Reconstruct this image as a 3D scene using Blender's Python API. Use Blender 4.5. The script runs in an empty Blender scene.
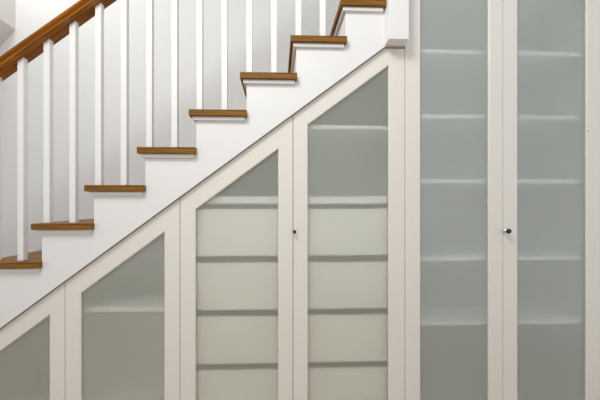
import bpy, bmesh, math, random
from mathutils import Vector
random.seed(4)
S = bpy.context.scene
COL = S.collection

# ------------------------------------------------------------------ materials
def srgb(r, g, b):
    def f(c):
        c /= 255.0
        return c / 12.92 if c <= 0.04045 else ((c + 0.055) / 1.055) ** 2.4
    return (f(r), f(g), f(b), 1.0)

def new_mat(name):
    m = bpy.data.materials.new(name); m.use_nodes = True
    nt = m.node_tree
    for n in list(nt.nodes): nt.nodes.remove(n)
    out = nt.nodes.new('ShaderNodeOutputMaterial')
    return m, nt, out

def paint(name, col, rough=0.5, spec=0.4, var=0.02, bump=0.03, scale=60):
    m, nt, out = new_mat(name)
    b = nt.nodes.new('ShaderNodeBsdfPrincipled')
    b.inputs['Roughness'].default_value = rough
    b.inputs['Specular IOR Level'].default_value = spec
    tc = nt.nodes.new('ShaderNodeTexCoord')
    n = nt.nodes.new('ShaderNodeTexNoise'); n.inputs['Scale'].default_value = 2.5; n.inputs['Detail'].default_value = 3
    nt.links.new(tc.outputs['Object'], n.inputs['Vector'])
    mix = nt.nodes.new('ShaderNodeMixRGB')
    mix.inputs['Color1'].default_value = tuple(c * (1 - var) for c in col[:3]) + (1,)
    mix.inputs['Color2'].default_value = tuple(min(1, c * (1 + var)) for c in col[:3]) + (1,)
    nt.links.new(n.outputs['Fac'], mix.inputs['Fac'])
    nt.links.new(mix.outputs['Color'], b.inputs['Base Color'])
    n2 = nt.nodes.new('ShaderNodeTexNoise'); n2.inputs['Scale'].default_value = scale
    nt.links.new(tc.outputs['Object'], n2.inputs['Vector'])
    bp = nt.nodes.new('ShaderNodeBump'); bp.inputs['Strength'].default_value = bump; bp.inputs['Distance'].default_value = 0.002
    nt.links.new(n2.outputs['Fac'], bp.inputs['Height'])
    nt.links.new(bp.outputs['Normal'], b.inputs['Normal'])
    nt.links.new(b.outputs['BSDF'], out.inputs['Surface'])
    return m

def wood(name, dark, light, rough=0.3, rot=0.0, coat=0.3, stretch=(3, 60, 60)):
    m, nt, out = new_mat(name)
    b = nt.nodes.new('ShaderNodeBsdfPrincipled')
    b.inputs['Roughness'].default_value = rough
    b.inputs['Coat Weight'].default_value = coat; b.inputs['Specular IOR Level'].default_value = 0.25
    b.inputs['Coat Roughness'].default_value = 0.15
    tc = nt.nodes.new('ShaderNodeTexCoord')
    mp0 = nt.nodes.new('ShaderNodeMapping'); mp0.inputs['Rotation'].default_value = (0, rot, 0)
    mp = nt.nodes.new('ShaderNodeMapping'); mp.inputs['Scale'].default_value = stretch
    nt.links.new(tc.outputs['Object'], mp0.inputs['Vector'])
    nt.links.new(mp0.outputs['Vector'], mp.inputs['Vector'])
    n = nt.nodes.new('ShaderNodeTexNoise'); n.inputs['Scale'].default_value = 1.0
    n.inputs['Detail'].default_value = 6; n.inputs['Distortion'].default_value = 0.6
    nt.links.new(mp.outputs['Vector'], n.inputs['Vector'])
    cr = nt.nodes.new('ShaderNodeValToRGB')
    cr.color_ramp.elements[0].position = 0.3; cr.color_ramp.elements[0].color = dark
    cr.color_ramp.elements[1].position = 0.7; cr.color_ramp.elements[1].color = light
    nt.links.new(n.outputs['Fac'], cr.inputs['Fac'])
    nt.links.new(cr.outputs['Color'], b.inputs['Base Color'])
    bp = nt.nodes.new('ShaderNodeBump'); bp.inputs['Strength'].default_value = 0.1; bp.inputs['Distance'].default_value = 0.001
    nt.links.new(n.outputs['Fac'], bp.inputs['Height'])
    nt.links.new(bp.outputs['Normal'], b.inputs['Normal'])
    nt.links.new(b.outputs['BSDF'], out.inputs['Surface'])
    return m

def frosted(name, tint, diff, w=0.35, rough=0.28):
    """satin etched glass: rough refraction with a milky scattering share"""
    m, nt, out = new_mat(name)
    g = nt.nodes.new('ShaderNodeBsdfPrincipled')
    g.inputs['Base Color'].default_value = tint
    g.inputs['Transmission Weight'].default_value = 1.0
    g.inputs['Roughness'].default_value = rough
    g.inputs['IOR'].default_value = 1.16
    d = nt.nodes.new('ShaderNodeBsdfDiffuse'); d.inputs['Color'].default_value = diff
    gl = nt.nodes.new('ShaderNodeBsdfGlossy'); gl.inputs['Roughness'].default_value = 0.25
    gl.inputs['Color'].default_value = (0.8, 0.85, 0.85, 1)
    mx = nt.nodes.new('ShaderNodeMixShader'); mx.inputs['Fac'].default_value = w
    nt.links.new(g.outputs['BSDF'], mx.inputs[1]); nt.links.new(d.outputs['BSDF'], mx.inputs[2])
    mx2 = nt.nodes.new('ShaderNodeMixShader'); mx2.inputs['Fac'].default_value = 0.06
    nt.links.new(mx.outputs['Shader'], mx2.inputs[1]); nt.links.new(gl.outputs['BSDF'], mx2.inputs[2])
    nt.links.new(mx2.outputs['Shader'], out.inputs['Surface'])
    return m

def metal(name, col, rough):
    m, nt, out = new_mat(name)
    b = nt.nodes.new('ShaderNodeBsdfPrincipled')
    b.inputs['Base Color'].default_value = col; b.inputs['Metallic'].default_value = 1; b.inputs['Roughness'].default_value = rough
    nt.links.new(b.outputs['BSDF'], out.inputs['Surface'])
    return m

M = dict(
    door=paint('cream_satin_paint', srgb(231, 225, 216), 0.4, 0.4, 0.01, 0.02),
    trim=paint('white_satin_paint', srgb(233, 231, 229), 0.45, 0.4, 0.01, 0.02),
    wall=paint('warm_white_wall_paint', srgb(227, 227, 226), 0.8, 0.2, 0.01, 0.08, 200),
    greywall=paint('soft_grey_wall_paint', srgb(214, 211, 208), 0.8, 0.2, 0.01, 0.08, 200),
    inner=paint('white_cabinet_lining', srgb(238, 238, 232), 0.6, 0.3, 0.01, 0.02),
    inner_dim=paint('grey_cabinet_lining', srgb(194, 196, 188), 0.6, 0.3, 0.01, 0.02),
    shelf=paint('white_shelf_board', srgb(240, 242, 240), 0.5, 0.4, 0.01, 0.02),
    drawer=paint('ivory_drawer_front', srgb(250, 248, 242), 0.5, 0.3, 0.01, 0.02),
    oak=wood('oiled_oak_tread', srgb(92, 56, 6), srgb(150, 102, 26), 0.5, 0, 0.0),
    rail=wood('varnished_brown_handrail', srgb(104, 52, 0), srgb(178, 110, 14), 0.3, math.atan(0.7456), 0.35),
    floor=wood('oak_floor_boards', srgb(158, 138, 114), srgb(194, 174, 148), 0.35, 0, 0.3, (2, 25, 10)),
    glass=frosted('satin_glass_green_grey', (0.985, 0.985, 0.975, 1), srgb(222, 221, 206), 0.18, 0.57),
    glass_tall=frosted('satin_glass_blue_grey', (0.96, 0.972, 0.965, 1), srgb(226, 229, 223), 0.23, 0.64),
    chrome=metal('polished_chrome', (0.75, 0.75, 0.75, 1), 0.15),
    black=paint('black_knob_lacquer', srgb(28, 26, 24), 0.3, 0.5, 0.0, 0.0),
)

# ------------------------------------------------------------------ mesh helpers
def link(name, bm, mat, parent=None, loc=None, bevel=0.0, smooth=False):
    bmesh.ops.recalc_face_normals(bm, faces=bm.faces)
    me = bpy.data.meshes.new(name); bm.to_mesh(me); bm.free()
    if mat: me.materials.append(mat)
    if smooth:
        for p in me.polygons: p.use_smooth = True
    o = bpy.data.objects.new(name, me); COL.objects.link(o)
    if parent: o.parent = parent
    if loc: o.location = loc
    if bevel:
        b = o.modifiers.new('bevel', 'BEVEL'); b.width = bevel; b.segments = 2; b.limit_method = 'ANGLE'; b.angle_limit = math.radians(40)
    return o

def box(bm, x0, x1, y0, y1, z0, z1):
    v = [bm.verts.new(p) for p in ((x0,y0,z0),(x1,y0,z0),(x1,y1,z0),(x0,y1,z0),(x0,y0,z1),(x1,y0,z1),(x1,y1,z1),(x0,y1,z1))]
    for f in ((0,3,2,1),(4,5,6,7),(0,1,5,4),(1,2,6,5),(2,3,7,6),(3,0,4,7)):
        bm.faces.new([v[i] for i in f])

def prism_y(bm, pts, y0, y1):
    a = [bm.verts.new((x, y0, z)) for x, z in pts]
    b = [bm.verts.new((x, y1, z)) for x, z in pts]
    n = len(pts)
    bm.faces.new(a); bm.faces.new(list(reversed(b)))
    for i in range(n):
        j = (i + 1) % n
        bm.faces.new((a[i], b[i], b[j], a[j]))

def ring_y(bm, outer, inner, y0, y1, ch=0.0045):
    n = len(outer)
    cx = (inner[0][0] + inner[1][0]) / 2
    front = []
    for i, (x, z) in enumerate(inner):
        front.append((x + (ch if x > cx else -ch), z + (-ch if i < 2 else ch * 1.25 + (ch * 0.74 if x > cx else -ch * 0.74) * (len(inner) > 3 and inner[2][1] != inner[-1][1]))))
    o0 = [bm.verts.new((x, y0, z)) for x, z in outer]
    o1 = [bm.verts.new((x, y1, z)) for x, z in outer]
    c0 = [bm.verts.new((x, y0, z)) for x, z in front]
    i0 = [bm.verts.new((x, y0 + ch, z)) for x, z in inner]
    i1 = [bm.verts.new((x, y1, z)) for x, z in inner]
    for i in range(n):
        j = (i + 1) % n
        bm.faces.new((o0[i], o0[j], c0[j], c0[i]))
        bm.faces.new((c0[i], c0[j], i0[j], i0[i]))
        bm.faces.new((o1[i], i1[i], i1[j], o1[j]))
        bm.faces.new((o0[i], o1[i], o1[j], o0[j]))
        bm.faces.new((i0[i], i0[j], i1[j], i1[i]))

def lathe_y(bm, prof, n=20):
    """profile of (radius, y) turned about the local y axis"""
    rings = []
    for r, y in prof:
        if r < 1e-6: rings.append([bm.verts.new((0, y, 0))])
        else: rings.append([bm.verts.new((r*math.cos(2*math.pi*i/n), y, r*math.sin(2*math.pi*i/n))) for i in range(n)])
    for A, B in zip(rings, rings[1:]):
        for i in range(n):
            j = (i + 1) % n
            if len(A) == 1 and len(B) == 1: continue
            if len(A) == 1: bm.faces.new((A[0], B[i], B[j]))
            elif len(B) == 1: bm.faces.new((A[i], A[j], B[0]))
            else: bm.faces.new((A[i], A[j], B[j], B[i]))

def B(*boxes):
    bm = bmesh.new()
    for b in boxes: box(bm, *b)
    return bm

def thing(name, label, cat, loc=(0, 0, 0), group=None):
    o = bpy.data.objects.new(name, None); COL.objects.link(o)
    o.location = loc; o['label'] = label; o['category'] = cat
    o.empty_display_size = 0.1
    if group: o['group'] = group
    return o

def struct(name, bm, mat):
    o = link(name, bm, mat); o['kind'] = 'structure'; return o

# ------------------------------------------------------------------ dimensions (metres)
H = 1.2                      # eye height; floor at z = 0
RUN, RISE = 0.2508, 0.187
X0, Z0 = -0.9106, H + 0.0873 # riser face and tread top of one step
SL = RISE / RUN
DG = 0.741                   # slope of the cupboard line
def diag(x): return H + 0.3965 + DG * x
WB = 0.95                    # back wall of the stairwell
CD = 0.45                    # cupboard depth

# ------------------------------------------------------------------ setting
struct('floor', B((-3.4, 2.6, -3.6, WB, -0.05, 0)), M['floor'])
struct('wall_back', B((-3.4, 2.6, WB, WB + 0.1, 0, 4.3)), M['wall'])
bm = bmesh.new()
prism_y(bm, [(-2.096, H + 1.387), (-3.3, H + 1.387 - 1.204 * 1.19), (-3.3, 4.3), (-2.096, 4.3)], 0.25, WB)
struct('wall_left', bm, M['greywall'])
struct('added_shade_wall', B((0.69, 0.79, 0.47, WB, 0, 4.3)), M['wall'])  # unseen partition, added to darken the right part of the back wall

# ------------------------------------------------------------------ staircase
stair = thing('staircase', 'white staircase rising to the right with oak treads above the cupboards', 'staircase', (0, 0, 0))
KS = list(range(-6, 7))
xe = 0.660
top = []
for k in KS:
    xk, zk = X0 + RUN * k, Z0 + RISE * k - 0.031
    top += [(xk, zk), (min(xk + RUN, xe), zk)]
poly = [(X0 + RUN * KS[0], 0.0)] + top
zpost = H + 0.812
xc = (zpost - H - 0.3965) / DG
poly += [(xe, zpost), (xc, zpost)]
xb = (-H - 0.3965) / DG
poly += [(xb, 0.0)]
bm = bmesh.new(); prism_y(bm, poly, -0.02, 0.02)
link('stringer', bm, M['trim'], stair)

def tread_bm(k):
    xl = X0 + RUN * k - 0.03
    xr = X0 + RUN * (k + 1)
    z1 = Z0 + RISE * k; z0 = z1 - 0.031
    xe_ = xr + 0.003 if k < 5 else min(xr, 0.5455)
    bm = bmesh.new()
    pl = [(xl, -0.05), (xe_, -0.05), (xe_, -0.0201), (xr if k < 5 else xe_, -0.0201), (xr if k < 5 else xe_, WB - 0.001), (xl, WB - 0.001)]
    if k >= 5: pl = [(xl, -0.05), (xe_, -0.05), (xe_, WB - 0.001), (xl, WB - 0.001)]
    if k == 6: pl = [(xl, 0.03), (0.66, 0.03), (0.66, WB - 0.001), (xl, WB - 0.001)]
    a = [bm.verts.new((x - xl, y, -0.031)) for x, y in pl]
    b = [bm.verts.new((x - xl, y, 0)) for x, y in pl]
    bm.faces.new(a); bm.faces.new(b)
    for i in range(len(pl)):
        j = (i + 1) % len(pl); bm.faces.new((a[i], a[j], b[j], b[i]))
    return bm, xl, xe_, z1

for k in KS:
    bm, xl, xr_, z1 = tread_bm(k)
    t = link('tread', bm, M['oak'], stair, (xl, 0, z1), bevel=0.003)
    t['label'] = 'oiled oak tread with squared nosing'
    if k < 6:
        # thin white moulding tucked below the overhang, front and left
        w = xr_ - xl
        link('tread_moulding', B((0.014, w - 0.012, -0.036, -0.0205, -0.049, -0.0315),
                                 (0.014, 0.0295, -0.0205, 0.9, -0.049, -0.0315)), M['trim'], t, bevel=0.002)
    xk = X0 + RUN * k
    link('riser', B((xk, xk + 0.018, 0.021, WB - 0.002, max(0, z1 - RISE), z1 - 0.031)), M['trim'], stair)

# ------------------------------------------------------------------ banister
ban = thing('banister', 'white square-spindled banister with brown varnished handrail along the oak stairs', 'banister', (0, 0, 0))
ZR = H + 1.663               # underside of the rail at x = 0
YR = 0.0
prof = [(-0.039, 0.0), (0.039, 0.0), (0.041, 0.002), (0.041, 0.010), (0.016, 0.015), (0.020, 0.030), (0.034, 0.044), (0.036, 0.053),
        (0.027, 0.061), (0.010, 0.066), (-0.010, 0.066), (-0.027, 0.061), (-0.036, 0.053), (-0.034, 0.044), (-0.020, 0.030), (-0.016, 0.015), (-0.041, 0.010), (-0.041, 0.002)]
bm = bmesh.new()
ra = [bm.verts.new((-2.47, YR + y, ZR - 2.47 * SL + z)) for y, z in prof]
rb = [bm.verts.new((0.547, YR + y, ZR + 0.547 * SL + z)) for y, z in prof]
bm.faces.new(ra); bm.faces.new(list(reversed(rb)))
for i in range(len(prof)):
    j = (i + 1) % len(prof); bm.faces.new((ra[i], rb[i], rb[j], ra[j]))
r = link('handrail', bm, M['rail'], ban, bevel=0.0015)
r['label'] = 'brown varnished moulded handrail'
BW = 0.029
for k in range(-6, 5):
    for dx in (0.012, 0.012 + RUN / 2):
        x = X0 + RUN * k + dx
        if k == -6 and dx < 0.05: continue
        z0 = Z0 + RISE * k
        bm = bmesh.new()
        h = BW / 2
        zl, zr = ZR + (x - h) * SL - z0, ZR + (x + h) * SL - z0
        prism_y(bm, [(-h, 0.0005), (h, 0.0005), (h, zr - 0.0005), (-h, zl - 0.0005)], -h, h)
        link('baluster', bm, M['trim'], ban, (x, -0.008 + h, z0), bevel=0.0015)
for dx in (0.025, 0.15):
    x = X0 + RUN * 5 + dx
    if x > 0.53: continue
    z0 = Z0 + RISE * 5; h = BW / 2; bm = bmesh.new()
    prism_y(bm, [(-h, 0.0005), (h, 0.0005), (h, ZR + (x + h) * SL - z0 - 0.0005), (-h, ZR + (x - h) * SL - z0 - 0.0005)], -h, h)
    link('baluster', bm, M['trim'], ban, (x, -0.008 + h, z0), bevel=0.0015)
link('newel_post', B((0.5465, 0.6465, -0.08, -0.0205, H + 0.809, H + 2.35)), M['trim'], ban, bevel=0.002)
link('newel_post', B((-2.57, -2.47, -0.03, 0.07, 0.0, H + 0.0)), M['trim'], ban, bevel=0.002)

# ------------------------------------------------------------------ cupboards
ZB = 0.085                   # underside of the doors
PB = H - 1.053               # lower edge of the glass openings
G = 0.0014                   # half the gap between doors
DT = 0.022
PD = 0.1085                  # glass edge below the cupboard line
TG = 0.005

def make_door(parent, x0, x1, g0, g1, gmat, flat=None, pd=PD):
    """framed door between x0 and x1 with one pane from g0 to g1"""
    x0 += G; x1 -= G
    if flat:
        outer = [(x0, ZB), (x1, ZB), (x1, flat), (x0, flat)]
        inner = [(g0, PB), (g1, PB), (g1, flat - 0.08), (g0, flat - 0.08)]
    else:
        def top(x): return diag(x) - TG
        def gt(x): return diag(x) - pd
        zt = H + 0.802
        if top(x1) > zt:
            xk = (zt + TG - H - 0.3965) / DG
            outer = [(x0, ZB), (x1, ZB), (x1, zt), (xk, zt), (x0, top(x0))]
            inner = [(g0, PB), (g1, PB), (g1, gt(g1)), (g1 - 0.002, gt(g1 - 0.002)), (g0, gt(g0))]
        else:
            outer = [(x0, ZB), (x1, ZB), (x1, top(x1)), (x0, top(x0))]
            inner = [(g0, PB), (g1, PB), (g1, gt(g1)), (g0, gt(g0))]
    bm = bmesh.new(); ring_y(bm, outer, inner, 0.0, DT)
    d = link('door', bm, M['door'], parent, bevel=0.0008)
    cx = sum(p[0] for p in inner) / len(inner); cz = sum(p[1] for p in inner) / len(inner)
    bm = bmesh.new(); prism_y(bm, inner, 0.0125, 0.0175)
    g = link('glass_pane', bm, gmat, d)
    g['label'] = 'frosted grey glass pane'
    return d

def carcass(parent, x0, x1, depth, top=None, name='carcass', mids=(), mat='inner'):
    e = 0.0015
    y0, y1 = DT + 0.002, depth
    bm = bmesh.new()
    def tz(x): return min(diag(x) - 0.002, H + 0.808) if top is None else top
    t = 0.018
    box(bm, x0 + e, x1 - e, 0.05, 0.068, 0, 0.08)                  # toe board
    box(bm, x0 + e, x1 - e, y0, y1, 0.08, 0.098)
    box(bm, x0 + e, x1 - e, y1, y1 + 0.008, 0.08, tz(x0))          # lower back
    if top is None:
        prism_y(bm, [(x0 + e, tz(x0)), (x1 - e, tz(x0)), (x1 - e, tz(x1)), ((tz(x1) + 0.002 - H - 0.3965) / DG, tz(x1))], y1, y1 + 0.008)
        xk = min(x1 - e, (tz(x1) + 0.002 - H - 0.3965) / DG)
        P = [(x0 + e, tz(x0 + e) - t), (xk, tz(xk) - t), (xk, tz(xk)), (x0 + e, tz(x0 + e))]
        prism_y(bm, P, y0, y1)
        if xk < x1 - e - 0.01: box(bm, xk, x1 - e, y0, y1, tz(x1) - t, tz(x1))
    else:
        box(bm, x0 + e, x1 - e, y0, y1, top - t, top)
    for a, b in ((x0 + e, x0 + e + t), (x1 - e - t, x1 - e)):
        prism_y(bm, [(a, 0.098), (b, 0.098), (b, tz(b) - t), (a, tz(a) - t)], y0, y1)
    for m_ in mids:
        prism_y(bm, [(m_ - t/2, 0.098), (m_ + t/2, 0.098), (m_ + t/2, tz(m_ + t/2) - t - 0.012), (m_ - t/2, tz(m_ - t/2) - t - 0.001)], y0, y1)
    return link(name, bm, M[mat], parent)

def shelf(parent, x0, x1, z, y0=0.027, depth=CD, t=0.02):
    return link('shelf', B((x0, x1, y0, depth - 0.002, z - t / 2, z + t / 2)), M['shelf'], parent, bevel=0.001)

XA, XB, XC, XD, XE, XF, XG = -1.632, -1.0643, -0.4962, 0.077, 0.660, 1.1835, 1.7193

ca = thing('under_stair_cupboard', 'lowest cream cupboard under the stairs, small sloping frosted door at left edge', 'cupboard')
carcass(ca, XA, XB, CD)
make_door(ca, XA, XB, XA + 0.08, -1.1421, M['glass'], pd=PD + 0.004)

cb = thing('under_stair_cupboard', 'cream under-stair cupboard with single sloping frosted door showing one pale shelf', 'cupboard')
carcass(cb, XB, XC, CD)
make_door(cb, XB, XC, -0.9880, -0.5760, M['glass'], pd=PD + 0.010)
shelf(cb, XB + 0.021, XC - 0.021, H - 0.549, 0.04, t=0.026)

cc = thing('under_stair_cupboard', 'cream double-door under-stair cupboard with stacked drawers behind the frosted glass', 'cupboard')
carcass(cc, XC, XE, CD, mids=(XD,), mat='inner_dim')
d1 = make_door(cc, XC, XD, -0.4180, 0.0005, M['glass'], pd=PD + 0.012)
d2 = make_door(cc, XD, XE, 0.1542, 0.5744, M['glass'])
shelf(cc, XD + 0.012, XE - 0.022, H + 0.400, 0.035)
def drawer(parent, x0, x1, z0, z1):
    yf = 0.038
    d = link('drawer', B((x0, x1, yf, yf + 0.018, z0, z1)), M['drawer'], parent, bevel=0.002)
    link('drawer_box', B((x0 + 0.015, x0 + 0.027, yf + 0.0185, CD - 0.02, z0 + 0.01, z1 - 0.03),
                         (x1 - 0.027, x1 - 0.015, yf + 0.0185, CD - 0.02, z0 + 0.01, z1 - 0.03),
                         (x0 + 0.028, x1 - 0.028, CD - 0.032, CD - 0.02, z0 + 0.01, z1 - 0.03),
                         (x0 + 0.028, x1 - 0.028, yf + 0.0185, CD - 0.033, z0 + 0.01, z0 + 0.018)), M['inner'], d)
    return d
for x0, x1 in ((XC + 0.022, XD - 0.011), (XD + 0.011, XE - 0.022)):
    link('drawer_divider', B((x0, x1, 0.034, CD - 0.003, H - 0.004, H + 0.034)), M['drawer'], cc, bevel=0.002)
    for i in range(4):
        z1 = H - 0.032 - i * 0.2815
        z0 = max(z1 - 0.245, 0.102)
        drawer(cc, x0, x1, z0, z1)

def small_knob(parent, x, z):
    bm = bmesh.new()
    lathe_y(bm, [(0.0, 0.0), (0.0045, 0.0), (0.004, -0.010), (0.008, -0.014), (0.009, -0.019), (0.0075, -0.024), (0.0, -0.026)])
    k = link('knob', bm, M['black'], parent, (x, -0.0002, z), smooth=True)
    k['label'] = 'tiny black knob'
small_knob(d2, XD + 0.007, H - 0.146)

ct = thing('tall_cupboard', 'tall cream two-door cupboard with frosted panes and five shelves, right of stairs', 'cupboard')
TOP = H + 1.55
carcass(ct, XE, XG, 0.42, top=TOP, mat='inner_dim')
d3 = make_door(ct, XE, XF, 0.7435, 1.108, M['glass_tall'], flat=TOP)
d4 = make_door(ct, XF, XG, 1.2647, 1.642, M['glass_tall'], flat=TOP)
for dz in (1.157, 0.8105, 0.4639, 0.1173, -0.2986, -0.6452):
    shelf(ct, XE + 0.021, XG - 0.021, H + dz, 0.040, 0.42, 0.022)
kx, kz = 1.187, H - 0.145
bm = bmesh.new()
lathe_y(bm, [(0.0, 0.0), (0.0125, 0.0), (0.0125, -0.003), (0.0105, -0.005), (0.0105, -0.028), (0.0, -0.028)], 28)
k = link('knob', bm, M['chrome'], d4, (kx, -0.0002, kz), smooth=True); k['label'] = 'chrome knob with dark cap'
bm = bmesh.new()
lathe_y(bm, [(0.0, -0.0282), (0.011, -0.0282), (0.0125, -0.031), (0.0125, -0.039), (0.0105, -0.042), (0.0, -0.043)], 28)
link('knob_cap', bm, M['black'], d4, (kx, -0.0002, kz), smooth=True)
bm = bmesh.new()
lathe_y(bm, [(0.0, 0.0), (0.0035, 0.0), (0.003, -0.0015), (0.0, -0.002)], 12)
link('screw_cap', bm, metal('dull_steel', (0.35, 0.33, 0.3, 1), 0.4), d4, (1.647, -0.0002, H + 0.383))

# upper wall above the tall cupboard, out of frame
struct('wall_front', B((XE, 2.6, 0.0, 0.1, TOP + 0.004, 4.3), (XG + 0.002, 2.6, 0.0, 0.1, 0, TOP + 0.003)), M['trim'])

# ------------------------------------------------------------------ light
w = bpy.data.worlds.new('hall_daylight'); S.world = w; w.use_nodes = True
bg = w.node_tree.nodes['Background']; bg.inputs['Color'].default_value = (0.94, 0.975, 1.0, 1); bg.inputs['Strength'].default_value = 0.76

def area(name, loc, target, sx, sy, power, col):
    l = bpy.data.lights.new(name, 'AREA'); l.shape = 'RECTANGLE'; l.size = sx; l.size_y = sy; l.energy = power; l.color = col
    o = bpy.data.objects.new(name, l); COL.objects.link(o); o.location = loc
    o.rotation_euler = (Vector(target) - Vector(loc)).to_track_quat('-Z', 'Y').to_euler()
    return o
area('hall_ceiling_light', (-0.6, -1.4, 3.05), (0.15, 0, 1.0), 0.7, 0.7, 30, (1.0, 0.99, 0.97))
area('landing_ceiling_light', (-1.9, 0.35, 3.7), (-1.7, 0.9, 1.4), 0.6, 0.5, 15, (1.0, 0.97, 0.93))

# ------------------------------------------------------------------ camera
cam = bpy.data.cameras.new('camera'); co = bpy.data.objects.new('camera', cam); COL.objects.link(co)
cam.sensor_width = 36; cam.lens = 305 / 600 * 36
co.location = (0, -1.564, H)
co.rotation_euler = (math.radians(90), 0, -math.radians(2.05))
cam.shift_x = (300 - 288.917) / 600
cam.shift_y = 3 / 600
cam.clip_start = 0.02
S.camera = co

S.view_settings.view_transform = 'Standard'; S.view_settings.look = 'None'
S.view_settings.exposure = 0.0; S.view_settings.gamma = 1.0; S.view_settings.use_curve_mapping = False
S.cycles.use_denoising = True
S.cycles.max_bounces = 16; S.cycles.transmission_bounces = 12; S.cycles.diffuse_bounces = 6; S.cycles.glossy_bounces = 6
S.cycles.caustics_refractive = True; S.cycles.caustics_reflective = True
S.cycles.sample_clamp_indirect = 0
